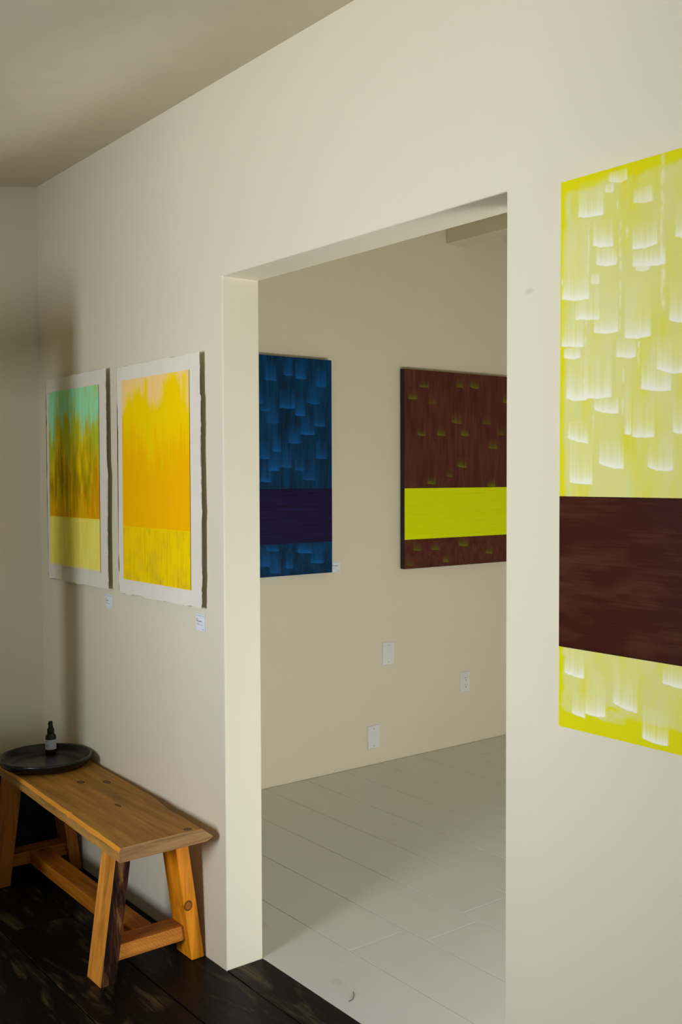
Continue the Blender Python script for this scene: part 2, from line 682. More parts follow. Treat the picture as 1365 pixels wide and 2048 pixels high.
def yellow_field(name, z0, z1, strokes, seed, top_margin, bot_margin):
    nx, nz = 520, int(round((z1-z0)/0.0012))+1
    U, Z = np.meshgrid(np.linspace(yu0, yu1, nx), np.linspace(z1, z0, nz))
    rgb = np.empty((nz, nx, 3))
    rgb[:] = YEL
    hgt = np.zeros((nz, nx))
    # thin milky glaze in vertical pulls, stopping short of the canvas edges
    v = fbm(nx, nz, 26, max(2, int(7*(z1-z0)/0.58)), seed, 3)
    fine = fbm(nx, nz, 180, 3, seed+5, 2)
    g = np.clip(0.74+1.5*(v-0.46)+0.30*(fine-0.5), 0.05, 1.0)
    wob = 0.014*(fbm(nx, nz, 22, 14, seed+9, 3)-0.5)
    m = sstep(U-yu0+wob, 0.006, 0.017)
    if top_margin:
        m = m*(1-sstep(Z+wob*2.6, yz1-0.030, yz1-0.016))
    if bot_margin:
        m = m*sstep(Z+4.5*wob, yz0+0.030, yz0+0.052)
    rgb += (PALE-rgb)*(g*m)[..., None]
    k = 0
    for st in strokes:
        k += 1
        brush(rgb, hgt, U, Z, st, WHT, 0.22, 0.94, seed+k, edge=0.005, tiplen=0.0118)
    return U, Z, rgb, hgt


def random_strokes(z0, z1, n, seed, u_from):
    r = random.Random(seed)
    out = []
    for i in range(n):
        a = r.uniform(u_from, yu1-0.06)
        wd = r.uniform(0.036, 0.05)
        zb = r.uniform(z0+0.01, z1-0.05)
        out.append((a, a+wd, zb, zb-r.uniform(-0.004, 0.008), min(z1, zb+r.uniform(0.05, 0.16))))
    return sorted(out, key=lambda s: -s[2])


su = [stroke_from(C3, s, 'y', YP) for s in S_UP]+[stroke_from(C4, s, 'y', YP) for s in S_UP4]+random_strokes(yb1, yz1, 46, 5, -1.0)
su.sort(key=lambda s: -s[2])
U, Z, rgb, hgt = yellow_field('upper', yb1, yz1, su, 31, True, False)
for i, s in enumerate(S_FAINT):
    brush(rgb, hgt, U, Z, stroke_from(C3, s, 'y', YP), WHT, 0.55, 0.2, 700+i, 0.0002)
# dripped vertical ridges of white
for i, (x, a, b, wd) in enumerate([(1062, 120, 820, 0.0035), (785, 560, 1260, 0.0022), (558, 1170, 1360, 0.002), (607, 1700, 1990, 0.002), (800, 1520, 1810, 0.002),
                                   (578, 590, 900, 0.0018), (1068, 850, 1160, 0.004), (545, 1570, 1700, 0.003), (905, 1300, 1500, 0.0028), (830, 560, 650, 0.003), (770, 410, 480, 0.0018), (405, 860, 990, 0.003)]):
    ua, za = un_y(1000+x*C3[2], 270+a*C3[2], YP)
    ub, zb = un_y(1000+x*C3[2], 270+b*C3[2], YP)
    n1 = fbm(U.shape[1], U.shape[0], 120, 50, 900+i, 3)
    cx = ua+0.004*(fbm(3, U.shape[0], 1, 9, 950+i, 2)[:, :1]-0.5)
    al = np.exp(-((U-cx)/wd)**2)*sstep(Z, zb-0.01, zb+0.01)*(1-sstep(Z, za-0.01, za+0.01))*np.clip(1.9*(n1-0.28), 0, 1)*0.65
    rgb += (WHT-rgb)*al[..., None]
    hgt += 0.0005*al
painted_grid('upper_field', 'y', DW-0.0306, yu0+0.0006, yu1-0.0006, yb1, yz1-0.0006, rgb, hgt, M_ACRYL, t)
sl = [stroke_from(C4, s, 'y', YP) for s in S_LO4]+random_strokes(yz0, yb0, 12, 9, -1.0)
U, Z, rgb, hgt = yellow_field('lower', yz0, yb0, sl, 57, False, True)
painted_grid('lower_field', 'y', DW-0.0306, yu0+0.0006, yu1-0.0006, yz0+0.0006, yb0, rgb, hgt, M_ACRYL, t)
nx, nz = 400, 180
BR1, BR2 = rel((54, 19, 4), RW), rel((78, 47, 28), RW)
g = fbm(nx, nz, 8, 12, 77, 3)
g2 = fbm(nx, nz, 12, 170, 78, 1)
rgb = BR1+(BR2-BR1)*np.clip(0.05+1.5*(g-0.45)+0.35*(g2-0.5), 0, 1)[..., None]
painted_grid('color_band', 'y', DW-0.0309, yu0+0.0004, yu1-0.0004, yb0, yb1, rgb, 0.00015*g2, M_SATIN, t)

# ---- blue and brown canvases in the gallery room
C5 = (500, 680, 530/1365)
GW = (165, 157, 127)


def gallery_canvas(label, u0, u1, z0, z1, b0, b1, base, base2, mark, band, band2, strokes_u, strokes_l, edge, seed, body, tip, mat):
    XP = XB+0.034
    t = thing('abstract_painting', label, 'painting', (XB+0.018, (u0+u1)/2, z0))
    canvas_body(t, 'x', XB, 0.034, u0, u1, z0, z1, edge)
    for nm, za, zb, st in (('upper_field', b1, z1, strokes_u), ('lower_field', z0, b0, strokes_l)):
        nx, nz = 300, int(round((zb-za)/0.0022))+1
        U, Z = np.meshgrid(np.linspace(u0, u1, nx), np.linspace(zb, za, nz))
        v = fbm(nx, nz, 26, 4, seed, 3)
        fine = fbm(nx, nz, 140, 6, seed+3, 2)
        rgb = base+(base2-base)*np.clip(0.5+1.2*(v-0.5)+0.9*(fine-0.5), 0, 1)[..., None]
        hgt = np.zeros((nz, nx))
        vis = [stroke_from(C5, (s[0], s[1], s[2], s[2]+(s[3] if len(s) > 3 else 4), s[2]-(95 if body > 0.3 else 45)), 'x', XP, 0.011) for s in st]
        r = random.Random(seed)
        lo, hi = (u0+0.01, 2.50) if u1 < 3.2 else (4.12, u1-0.05)
        n = int((hi-lo)*(zb-za)*90) if hi > lo else 0
        for i in range(n):
            a = r.uniform(lo, hi)
            b = r.uniform(za+0.01, zb-0.06)
            vis.append((a, a+r.uniform(0.04, 0.06), b, b-0.004, b+r.uniform(0.05, 0.12)))
        vis.sort(key=lambda s: -s[2])
        for k, s in enumerate(vis):
            a0, a1, p, q, tt = s
            brush(rgb, hgt, U, Z, (a0, a1, p, q, min(tt, zb)), mark, body*r.uniform(0.4, 1.2), tip*r.uniform(0.35, 1.1), seed+k, 0.0004, 0.016, 0.011)
        painted_grid(nm, 'x', XB+0.0346, u0+0.0006, u1-0.0006, za+(0.0006 if za == z0 else 0), zb-(0.0006 if zb == z1 else 0), rgb, hgt, mat, t)
    nx, nz = 160, 120
    g = fbm(nx, nz, 6, 60, seed+40, 2)
    rgb = band+(band2-band)*np.clip(0.5+1.1*(g-0.5), 0, 1)[..., None]
    painted_grid('color_band', 'x', XB+0.0349, u0+0.0004, u1-0.0004, b0, b1, rgb, 0.0001*g, mat, t)
    return t


gallery_canvas('deep blue canvas with pale blue brush marks and a dark violet band', 2.175, 2.935, 0.9663, 1.960, 1.113, 1.3625,
               rel((0, 22, 36), GW), rel((0, 43, 68), GW), rel((8, 74, 122), GW), rel((10, 4, 22), GW), rel((20, 12, 46), GW),
               [(80, 132, 205), (178, 217, 178), (238, 287, 195), (343, 392, 235), (298, 357, 322), (158, 232, 348), (58, 102, 360), (88, 147, 424), (238, 282, 386),
                (338, 384, 440), (200, 258, 528), (268, 332, 482), (118, 158, 570), (55, 97, 608), (343, 394, 606), (153, 212, 652), (98, 147, 668), (238, 278, 668), (58, 107, 728), (276, 334, 718)],
               [(88, 147, 1082), (248, 314, 1094), (188, 218, 1172), (108, 157, 1196), (318, 378, 1145), (60, 100, 1165)],
               plain('blue_canvas_edge', tuple(rel((4, 34, 54), GW)), 0.5), 210, 0.31, 0.55, M_ACRYL)
gallery_canvas('dark brown canvas with olive brush marks and a bright lime band', 3.387, 4.150, 0.9545, 1.949, 1.1015, 1.357,
               rel((54, 22, 14), GW), rel((70, 38, 24), GW), rel((88, 100, 6), GW), rel((162, 169, 0), GW), rel((168, 175, 0), GW),
               [(818, 860, 300), (918, 957, 325), (1138, 1178, 240, 10), (1066, 1098, 240), (1043, 1088, 422, 8), (1203, 1238, 432), (866, 902, 488), (968, 1002, 488),
                (1278, 1313, 485), (1233, 1273, 555), (1072, 1114, 648, 8), (918, 954, 738), (1228, 1263, 752), (1308, 1340, 320), (878, 917, 240), (1015, 1045, 700), (1090, 1125, 490)],
               [(938, 972, 1078), (1078, 1122, 1056), (1218, 1248, 1095), (808, 842, 1160), (1000, 1022, 1140), (845, 880, 1082)],
               plain('brown_canvas_edge', tuple(rel((34, 16, 16), GW)), 0.55), 330, 0.10, 0.62, M_SATIN)

# ------------------------------------------------------------------ prints on torn-edge paper, floated off the wall
PW1, PW2 = (172, 165, 142), (192, 184, 160)
M_PAPER = plain('cotton_rag_paper', (0.765, 0.71, 0.575), 0.85, 0.15, bump=(180, 0.12))
M_FOAM = plain('mount_board', (0.62, 0.58, 0.48), 0.8)


def deckle_sheet(t, x0, x1, z0, z1, seed, yface):
    r = random.Random(seed)
    pts = []

    def side(a, b, n, amp):
        for i in range(n):
            k = i/n
            p = Vector((a[0]+(b[0]-a[0])*k, a[1]+(b[1]-a[1])*k))
            d = Vector((b[0]-a[0], b[1]-a[1])).normalized()
            nrm = Vector((-d.y, d.x))
            w_ = amp*(mnoise.noise(Vector((k*8, seed+0.37, 0.41)))*1.1+mnoise.noise(Vector((k*27, seed+0.63, 3.5)))*0.7+mnoise.noise(Vector((k*61.3, seed+0.21, 7.6)))*0.55)
            if i == 0:
                w_ = 0
            pts.append((p+nrm*w_))
    side((x0, z0), (x1, z0), 90, 0.0034)
    side((x1, z0), (x1, z1), 150, 0.0105)
    side((x1, z1), (x0, z1), 90, 0.0022)
    side((x0, z1), (x0, z0), 150, 0.005)
    cx, cz = (x0+x1)/2, (z0+z1)/2

    def curl(p):
        # the sheet lifts a little from the wall towards its free edges
        k = ((p[0]-cx)/(x1-cx))
        return yface-0.004*max(0, k)**4
    bm = bmesh.new()
    A = [bm.verts.new((p.x, curl(p), p.y)) for p in pts]
    B = [bm.verts.new((p.x, curl(p)+0.0016, p.y)) for p in pts]
    n = len(pts)
    for V, fl_ in ((A, 1), (B, -1)):
        f = bm.faces.new(V[::fl_])
    for i in range(n):
        bm.faces.new((A[i], B[i], B[(i+1) % n], A[(i+1) % n]))
    bmesh.ops.triangulate(bm, faces=[f for f in bm.faces if len(f.verts) > 4])
    return finish('paper', bm_mesh(bm), M_PAPER, t)


def paper_print(label, px, pz, ix, iz, split, seed, fields):
    t = thing('paper_print', label, 'artwork', ((px[0]+px[1])/2, DW-0.012, pz[0]))
    yface = DW-0.0175
    box_obj('mount_board', (px[0]+0.05, px[1]-0.05, DW-0.0165, DW-0.002, pz[0]+0.05, pz[1]-0.05), M_FOAM, t)
    p = deckle_sheet(t, px[0], px[1], pz[0], pz[1], seed, yface)
    for nm, z0, z1, fn in (('upper_field', split, iz[1], fields[0]), ('lower_field', iz[0], split, fields[1])):
        nx, nz = 220, int(round((z1-z0)/0.0016))+1
        rgb = fn(nx, nz)
        painted_grid(nm, 'y', yface-0.0042, ix[0], ix[1], z0, z1, rgb, np.zeros((nz, nx)), M_CHALK, t)
    return t


def sun_upper(nx, nz):
    T = np.linspace(0, 1, nz)[:, None]
    X = np.linspace(0, 1, nx)[None, :]
    P_, Y_, O_ = rel((226, 182, 118), PW2), rel((222, 184, 0), PW2), rel((232, 160, 0), PW2)
    v = fbm(nx, nz, 46, 5, 401, 3)
    big = fbm(nx, nz, 7, 2, 402, 2)
    o_ = sstep(T+0.42*(v-0.5)+0.35*(big-0.5)-0.12*(np.abs(X-0.5)*2)**3*-1, 0.30, 0.72)
    rgb = Y_+(O_-Y_)*o_[..., None]
    fing = fbm(nx, nz, 11, 1, 405, 3)
    depth = 0.075+0.30*np.clip(fing-0.36, 0, 1)+0.08*np.sin(X*13+1)
    p_ = (1-sstep(T+0.10*(v-0.5), depth-0.07, depth+0.05))*np.clip(1.25-0.5*sstep(X, 0.7, 1.0)*(T > 0.04), 0, 1)*0.9
    gap = np.exp(-((X-0.385)/0.028)**2)+np.exp(-((X-0.66)/0.03)**2)*sstep(T, 0.02, 0.06)+np.exp(-((X-0.93)/0.03)**2)
    p_ = p_*np.clip(1-1.0*gap*sstep(T, 0.004, 0.03), 0, 1)
    rgb = rgb+(P_-rgb)*p_[..., None]
    return rgb*(0.965+0.07*v[..., None])


def sun_lower(nx, nz):
    v = fbm(nx, nz, 150, 2, 411, 2)
    b = fbm(nx, nz, 12, 4, 412, 2)
    Y_, D_, G_ = rel((216, 182, 2), PW2), rel((160, 120, 14), PW2), rel((190, 164, 26), PW2)
    T = np.linspace(0, 1, nz)[:, None]
    rgb = Y_+(G_-Y_)*np.clip(1.6*(b-0.42)*(0.4+T), 0, 1)[..., None]
    ln = np.clip(3.2*(v-0.55), 0, 1)*(0.35+0.65*b)*sstep(T, 0.0, 0.05)
    e = np.maximum(np.exp(-T/0.012), np.exp(-(1-T)/0.012))
    rgb = rgb+(D_-rgb)*(0.75*ln)[..., None]
    return rgb+(Y_-rgb)*e[..., None]


def field_upper(nx, nz):
    T = np.linspace(0, 1, nz)[:, None]
    X = np.linspace(0, 1, nx)[None, :]
    TE, GR, YE, BRN, OR = (rel(c, PW1) for c in ((116, 188, 150), (142, 152, 36), (190, 162, 8), (100, 78, 2), (178, 122, 2)))
    v = fbm(nx, nz, 34, 6, 501, 3)
    v2 = fbm(nx, nz, 22, 5, 509, 3)
    f = fbm(nx, nz, 9, 1, 505, 3)
    rgb = YE+(BRN-YE)*np.clip(1.5*(v2-0.5)+0.46*np.exp(-((T-0.68)/0.25)**2)+0.04, 0, 0.75)[..., None]
    rgb = rgb+(OR-rgb)*np.clip(sstep(T+0.5*(v-0.5), 0.75, 1.0)*0.75+sstep(X+0.2*(v-.5), 0.86, 1.0)*sstep(T, 0.5, 0.7)*0.9, 0, 0.95)[..., None]
    d = 0.20+0.62*np.clip(f-0.34, 0, 1)
    g_ = 1-sstep(T+0.30*(v-0.5), d, d+0.26)
    rgb = rgb+(GR-rgb)*(0.85*g_)[..., None]
    d2 = 0.04+0.55*np.clip(fbm(nx, nz, 10, 1, 531, 3)-0.33, 0, 1)
    t_ = 1-sstep(T+0.24*(v2-0.5), d2, d2+0.16)
    rgb = rgb+(TE-rgb)*(0.95*t_*np.clip(0.45+1.3*(v-0.3), 0, 1))[..., None]
    return rgb


def field_lower(nx, nz):
    a, b = rel((204, 190, 92), PW1), rel((190, 172, 62), PW1)
    v = fbm(nx, nz, 30, 2, 541, 3)
    T = np.linspace(0, 1, nz)[:, None]
    rgb = a+(b-a)*np.clip(0.5+1.2*(v-0.5), 0, 1)[..., None]
    e = np.exp(-T/0.012)
    rgb = rgb+(rel((200, 170, 6), PW1)-rgb)*e[..., None]
    pp = np.array((0.765, 0.71, 0.575))
    return rgb+(pp-rgb)*(0.75*sstep(T+0.03*(v-0.5), 0.93, 1.0))[..., None]


paper_print('paper print fading from teal into olive and gold above a pale yellow block', (-3.757, -3.230), (1.039, 1.783), (-3.724, -3.288), (1.092, 1.733), 1.275, 3, (field_upper, field_lower))
paper_print('paper print fading from pink into yellow and orange above a lined yellow block', (-3.153, -2.605), (1.036, 1.7785), (-3.110, -2.667), (1.085, 1.732), 1.259, 8, (sun_upper, sun_lower))

# ------------------------------------------------------------------ small wall labels
M_CARD = plain('white_label_card', (0.72, 0.73, 0.75), 0.6)
M_INK = plain('grey_black_ink', (0.06, 0.06, 0.07), 0.7)
M_INK2 = plain('pale_grey_ink', (0.33, 0.33, 0.36), 0.7)


def wall_label(label, plane, p, u0, z0, lines, s=0.050):
    loc = (u0+s/2, p, z0) if plane == 'y' else (p, u0+s/2, z0)
    t = thing('wall_label', label, 'label', loc, 'artwork labels')
    b = (u0, u0+s, p-0.0032, p, z0, z0+s) if plane == 'y' else (p, p+0.0032, u0, u0+s, z0, z0+s)
    box_obj('card', b, M_CARD, t, 0.0004)
    r = random.Random(int(abs(u0)*1000))
    for nm, mat, sel in (('printed_heading', M_INK2, 0), ('printed_title', M_INK, 1), ('printed_details', M_INK2, 2)):
        bm = bmesh.new()
        for (kind, x, wd, z, h) in lines:
            if kind != sel:
                continue
            k = x
            while k < x+wd:                              # word-like runs of tiny strokes
                q = min(x+wd, k+r.uniform(0.0012, 0.0035))
                a0, a1 = u0+k, u0+q
                zz = z0+z+r.uniform(-0.0002, 0.0002)
                if plane == 'y':
                    box(bm, a0, a1, p-0.00345, p-0.0031, zz, zz+h*r.uniform(0.7, 1.1))
                else:
                    box(bm, p+0.0031, p+0.00345, a0, a1, zz, zz+h*r.uniform(0.7, 1.1))
                k = q+r.choice((0.0003, 0.0003, 0.0012))
        if len(bm.verts):
            finish(nm, bm_mesh(bm), mat, t)
        else:
            bm.free()


wall_label('small white label below the teal and gold print', 'y', DW, -3.289, 0.9695, [(0, 0.004, 0.042, 0.0435, 0.0014), (1, 0.004, 0.007, 0.032, 0.002), (1, 0.004, 0.016, 0.0265, 0.0026), (2, 0.004, 0.012, 0.0205, 0.0014), (2, 0.004, 0.032, 0.0165, 0.0014), (2, 0.038, 0.007, 0.0035, 0.0016)])
wall_label('small white label below the pink and orange print', 'y', DW, -2.669, 0.9665, [(0, 0.003, 0.044, 0.0435, 0.0015), (1, 0.003, 0.009, 0.032, 0.0024), (1, 0.003, 0.030, 0.0265, 0.0026), (2, 0.003, 0.014, 0.0205, 0.0014), (2, 0.003, 0.036, 0.0165, 0.0015), (2, 0.036, 0.010, 0.0035, 0.0018)])
wall_label('small white label at the lower right corner of the blue canvas', 'x', XB, 2.955, 0.963, [(0, 0.003, 0.043, 0.0445, 0.0014), (1, 0.003, 0.007, 0.0345, 0.002), (1, 0.003, 0.038, 0.029, 0.0026), (2, 0.003, 0.022, 0.0205, 0.0014), (2, 0.003, 0.034, 0.0150, 0.0010), (2, 0.034, 0.010, 0.004, 0.0024)])

# ------------------------------------------------------------------ wall plates in the gallery room
M_PLATE = plain('white_plastic_plate', (0.73, 0.72, 0.67), 0.35, 0.4)
M_SCREW = plain('painted_screw_head', (0.55, 0.55, 0.52), 0.4, 0.5)
M_SLOT = plain('dark_slot', (0.03, 0.03, 0.03), 0.8)


def cyl_x(bm, x0, x1, y, z, r, n=16):
    A = [bm.verts.new((x0, y+r*math.cos(2*math.pi*i/n), z+r*math.sin(2*math.pi*i/n))) for i in range(n)]
    B = [bm.verts.new((x1, y+r*math.cos(2*math.pi*i/n), z+r*math.sin(2*math.pi*i/n))) for i in range(n)]
    bm.faces.new(A)
    bm.faces.new(B[::-1])
    for i in range(n):
        bm.faces.new((A[i], A[(i+1) % n], B[(i+1) % n], B[i]))


def plate(name, label, y, z, wd, h, tilt=0.0, outlet=False):
    t = thing(name, label, 'outlet' if outlet else 'wall plate', (XB, y, z))
    bm = bmesh.new()
    e = 0.004
    hexa(bm, [(XB+0.0003, y-wd/2, z-h/2), (XB+0.0003, y+wd/2, z-h/2), (XB+0.0003, y+wd/2, z+h/2), (XB+0.0003, y-wd/2, z+h/2)],
         [(XB+0.006, y-wd/2+e, z-h/2+e), (XB+0.006, y+wd/2-e, z-h/2+e), (XB+0.006, y+wd/2-e, z+h/2-e), (XB+0.006, y-wd/2+e, z+h/2-e)])
    finish('faceplate', bm_mesh(bm), M_PLATE, t, bevel=0.0012)
    if not outlet:
        for s in (-1, 1):
            bm = bmesh.new()
            cyl_x(bm, XB+0.0055, XB+0.0068, y, z+s*0.042, 0.0034)
            sc = finish('screw', bm_mesh(bm), M_SCREW, t)
            box_obj('screw_slot', (XB+0.0066, XB+0.0069, y-0.003, y+0.003, z+s*0.042-0.0005, z+s*0.042+0.0005), M_SLOT, sc)
    else:
        ins = box_obj('receptacle', (XB+0.0055, XB+0.0078, y-0.0165, y+0.0165, z-0.0335, z+0.0335), M_PLATE, t, 0.0012)
        for s in (-1, 1):
            zc = z+s*0.0185
            for dy, hh in ((-0.0062, 0.0085), (0.0062, 0.0068)):
                box_obj('slot', (XB+0.0076, XB+0.0081, y+dy-0.0011, y+dy+0.0011, zc+0.003-hh/2+0.002, zc+0.003+hh/2+0.002), M_SLOT, ins)
            bm = bmesh.new()
            cyl_x(bm, XB+0.0076, XB+0.0081, y, zc-0.0065, 0.0026, 12)
            finish('ground_hole', bm_mesh(bm), M_SLOT, ins)
        for s in (-1, 1):
            bm = bmesh.new()
            cyl_x(bm, XB+0.0055, XB+0.0066, y, z+s*0.0485, 0.0028)
            finish('screw', bm_mesh(bm), M_SCREW, t)
    t.rotation_euler = (tilt, 0, 0)
    return t


plate('blank_wall_plate', 'crooked blank white wall plate, the higher of the two blank plates', 3.3075, 0.539, 0.080, 0.116, math.radians(-3.0))
plate('blank_wall_plate', 'blank white wall plate close above the pale floor', 3.2115, 0.135, 0.080, 0.118, math.radians(0.6))
plate('power_outlet', 'white double power outlet below the brown canvas', 3.840, 0.329, 0.070, 0.112, 0, True)

# ------------------------------------------------------------------ wooden bench
BENW = (176, 168, 146)


def wood(name, dark, mid, light, axis, seed, rough=0.55, grain=1.0, knots=(), patina=None, saw=None):
    m = NT(name, rough, 0.14)
    s = [38, 38, 38]
    s[axis] = 2.6
    v = m.coords(tuple(s), (seed*3.1, seed*1.7, seed*2.3))
    warp = m.coords((5, 5, 5), (seed, seed, seed))
    n1 = m.noise(v, 1.0*grain, 6, 0.62, 0.8)
    s2 = [9, 9, 9]
    s2[axis] = 1.3
    n2 = m.noise(m.coords(tuple(s2), (seed*5.1, 0, seed)), 1.0, 4, 0.55, 1.0)
    c = m.ramp(n1, [(0.34, tuple(x*0.8 for x in dark)), (0.50, mid), (0.66, light)])
    c2 = m.ramp(n2, [(0.3, tuple(x*0.78 for x in mid)), (0.7, tuple(min(1, x*1.18) for x in light))])
    c = m.mix(0.34, c, c2)
    if patina:
        p = m.ramp(m.noise(m.coords((4, 7, 4), (seed, 2, 1)), 1.6, 4), [(0.35, (0, 0, 0)), (0.7, (1, 1, 1))])
        k = m.n('ShaderNodeMath', operation='MULTIPLY')
        m.l(p, k.inputs[0])
        k.inputs[1].default_value = patina[1]
        c = m.mix(k.outputs[0], c, patina[0])
    tc = m.n('ShaderNodeTexCoord')
    for (pos, rad, stretch) in knots:
        d = m.n('ShaderNodeVectorMath', operation='SUBTRACT')
        m.l(tc.outputs['Object'], d.inputs[0])
        d.inputs[1].default_value = pos
        sc = m.n('ShaderNodeVectorMath', operation='MULTIPLY')
        sc.inputs[1].default_value = stretch
        m.l(d.outputs[0], sc.inputs[0])
        ln = m.n('ShaderNodeVectorMath', operation='LENGTH')
        m.l(sc.outputs[0], ln.inputs[0])
        dv = m.n('ShaderNodeMath', operation='DIVIDE')
        m.l(ln.outputs['Value'], dv.inputs[0])
        dv.inputs[1].default_value = rad
        rr = m.ramp(dv.outputs[0], [(0.0, (0.8, 0.8, 0.8)), (0.55, (0.55, 0.55, 0.55)), (0.72, (1, 1, 1)), (0.86, (0.85, 0.85, 0.85)), (1.0, (0, 0, 0))])
        c = m.mix(rr, c, tuple(x*0.22 for x in dark))
    h = n1
    if saw:
        wv = m.n('ShaderNodeTexWave', wave_type='BANDS', bands_direction='DIAGONAL')
        wv.inputs['Scale'].default_value = saw
        wv.inputs['Distortion'].default_value = 7
        wv.inputs['Detail'].default_value = 2
        m.l(m.coords(), wv.inputs['Vector'])
        k = m.n('ShaderNodeMath', operation='MULTIPLY')
        m.l(wv.outputs['Fac'], k.inputs[0])
        k.inputs[1].default_value = 0.22
        c = m.mix(k.outputs[0], c, tuple(x*0.35 for x in dark))
    m.color(c)
    m.bump(h, 0.25, 0.0015)
    return m.m


def wc(c):
    return alb(c, BENW)


BO = Vector((-3.09, 1.36, 0.0))
M_TOP = wood('weathered_pine_top', wc((88, 54, 14)), wc((118, 78, 26)), wc((146, 104, 44)), 0, 1.0, 0.5, 1.0,
             knots=[((-3.123-BO.x, 1.443-BO.y, 0.42), 0.016, (0.7, 1.4, 0.1)), ((-3.176-BO.x, 1.376-BO.y, 0.42), 0.016, (0.8, 1.3, 0.1)), ((-2.56-BO.x, 1.428-BO.y, 0.42), 0.012, (1, 1, 0.1)), ((-2.88-BO.x, 1.366-BO.y, 0.42), 0.010, (0.5, 1.5, 0.1))],
             patina=(wc((128, 98, 40)), 0.35))
M_EDGE = wood('sawn_pine_edge', wc((96, 66, 26)), wc((138, 98, 44)), wc((160, 118, 60)), 0, 2.0, 0.6, 1.2)
M_WANE = wood('orange_wane_edge', wc((138, 84, 20)), wc((176, 114, 34)), wc((190, 128, 44)), 0, 3.0, 0.45)
M_END = wood('grey_end_grain', wc((66, 46, 26)), wc((104, 76, 44)), wc((134, 102, 66)), 1, 4.0, 0.65, 1.6)
M_LEG = wood('honey_pine_leg', wc((138, 74, 4)), wc((178, 104, 12)), wc((200, 126, 24)), 2, 5.0, 0.5, 1.0,
             knots=[((-2.628-BO.x, 1.4655-BO.y, 0.167), 0.0155, (0.3, 1.05, 0.9))])
M_LEGS = wood('tan_pine_leg', wc((132, 78, 20)), wc((168, 106, 34)), wc((186, 124, 48)), 2, 6.0, 0.55)
M_LEG_SHADED = wood('shaded_pine_leg', wc((92, 52, 14)), wc((130, 78, 22)), wc((152, 96, 32)), 2, 9.0, 0.55)  # left legs: pine darkened, the shade at that end is in the colour
M_RAIL = wood('brown_pine_rail', wc((96, 54, 14)), wc((140, 82, 24)), wc((162, 102, 34)), 1, 7.0, 0.55, 1.0, saw=60)
M_RAIL_SHADED = wood('shaded_orange_pine_rail', wc((92, 48, 8)), wc((132, 74, 14)), wc((152, 92, 22)), 0, 8.0, 0.55)  # stretcher pine darkened, with the shade under the bench in its colour


def bark_mat():
    m = NT('charred_bark_face', 0.75, 0.05)
    v = m.coords((52, 52, 7), (1, 2, 3))
    f = m.noise(v, 1.0, 6, 0.6, 0.7)
    m.color(m.ramp(f, [(0.34, (0.006, 0.003, 0.002)), (0.47, (0.020, 0.008, 0.004)), (0.58, (0.085, 0.032, 0.011)), (0.72, (0.30, 0.15, 0.04))]))
    m.bump(f, 0.4, 0.002)
    return m.m


M_BARK = bark_mat()

bench = thing('bench', 'rustic wooden bench with a live-edge plank top against the cream wall', 'bench', tuple(BO))
# top plank: stations along x with a live-edge profile
ZT, TH = 0.42, 0.042
xs = [-3.68+i*(1.139/72) for i in range(73)]
bm = bmesh.new()
rings = []
for i, X in enumerate(xs):
    k = (X+3.68)/1.154
    yf = 1.243-0.038*k + 0.0022*mnoise.noise(Vector((X*6, 1, 0)))+0.0012*mnoise.noise(Vector((X*25, 1, 0)))
    yb = 1.518-0.042*k + 0.003*mnoise.noise(Vector((X*5, 5, 0)))
    bev = 0.007+0.004*mnoise.noise(Vector((X*9, 2, 0)))
    # nick in the front edge
    nick = 0.006*math.exp(-((X+2.905)/0.012)**2)
    wz = 0.0008*mnoise.noise(Vector((X*8, 9, 0)))
    wane = 0.0
    if X > -2.80:
        wane = 0.014+0.010*min(1, (X+2.80)/0.06)+0.003*mnoise.noise(Vector((X*30, 6, 0)))
    elif X > -2.86:
        wane = 0.012*(X+2.86)/0.06+0.002
    tip = 0.022*min(1, max(0, (X+2.80)/0.25))
    xe = 0.0
    if i == len(xs)-1:
        xe = 0.004
    pts = [(X, yf+0.010, ZT-TH), (X+xe, yf+0.001, ZT-TH+0.003), (X+xe, yf, ZT-bev-0.004-nick), (X+xe*0.5, yf+bev*0.9+nick*0.6, ZT+wz-0.0005),
           (X, yf+0.09, ZT+wz*0.5), (X, yb-0.08, ZT-wz*0.5), (X, yb-wane*0.6, ZT+wz), (X+xe, yb+tip-0.004, ZT-0.018-tip*0.35), (X+xe, yb+tip, ZT-0.026-tip*0.25), (X, yb-0.004+tip*0.3, ZT-TH)]
    pts = [(p[0], min(p[1], DW-0.006), p[2]) for p in pts]
    rings.append([bm.verts.new(p) for p in pts])
mi = [1, 1, 2, 0, 0, 0, 2, 2, 1, 1]
for a, b in zip(rings, rings[1:]):
    n = len(a)
    for j in range(n):
        f = bm.faces.new((a[j], b[j], b[(j+1) % n], a[(j+1) % n]))
        f.material_index = mi[j]
f = bm.faces.new(rings[0])
f.material_index = 3
f = bm.faces.new(rings[-1][::-1])
f.material_index = 3
o = finish('plank_top', bm_mesh(bm), [M_TOP, M_EDGE, M_WANE, M_END], bench, bevel=0.0014)


def leg(x0, x1, yb0, yb1, yt0, yt1, mats, faces=None):
    bm = bmesh.new()
    zt = ZT-TH+0.002
    hexa(bm, [(x0, yb0, 0.0006), (x1, yb0, 0.0006), (x1, yb1, 0.0006), (x0, yb1, 0.0006)], [(x0, yt0, zt), (x1, yt0, zt), (x1, yt1, zt), (x0, yt1, zt)])
    bm.faces.ensure_lookup_table()
    if faces:
        for k, v in faces.items():
            bm.faces[k].material_index = v
    return finish('leg', bm_mesh(bm), mats, bench, bevel=0.003)


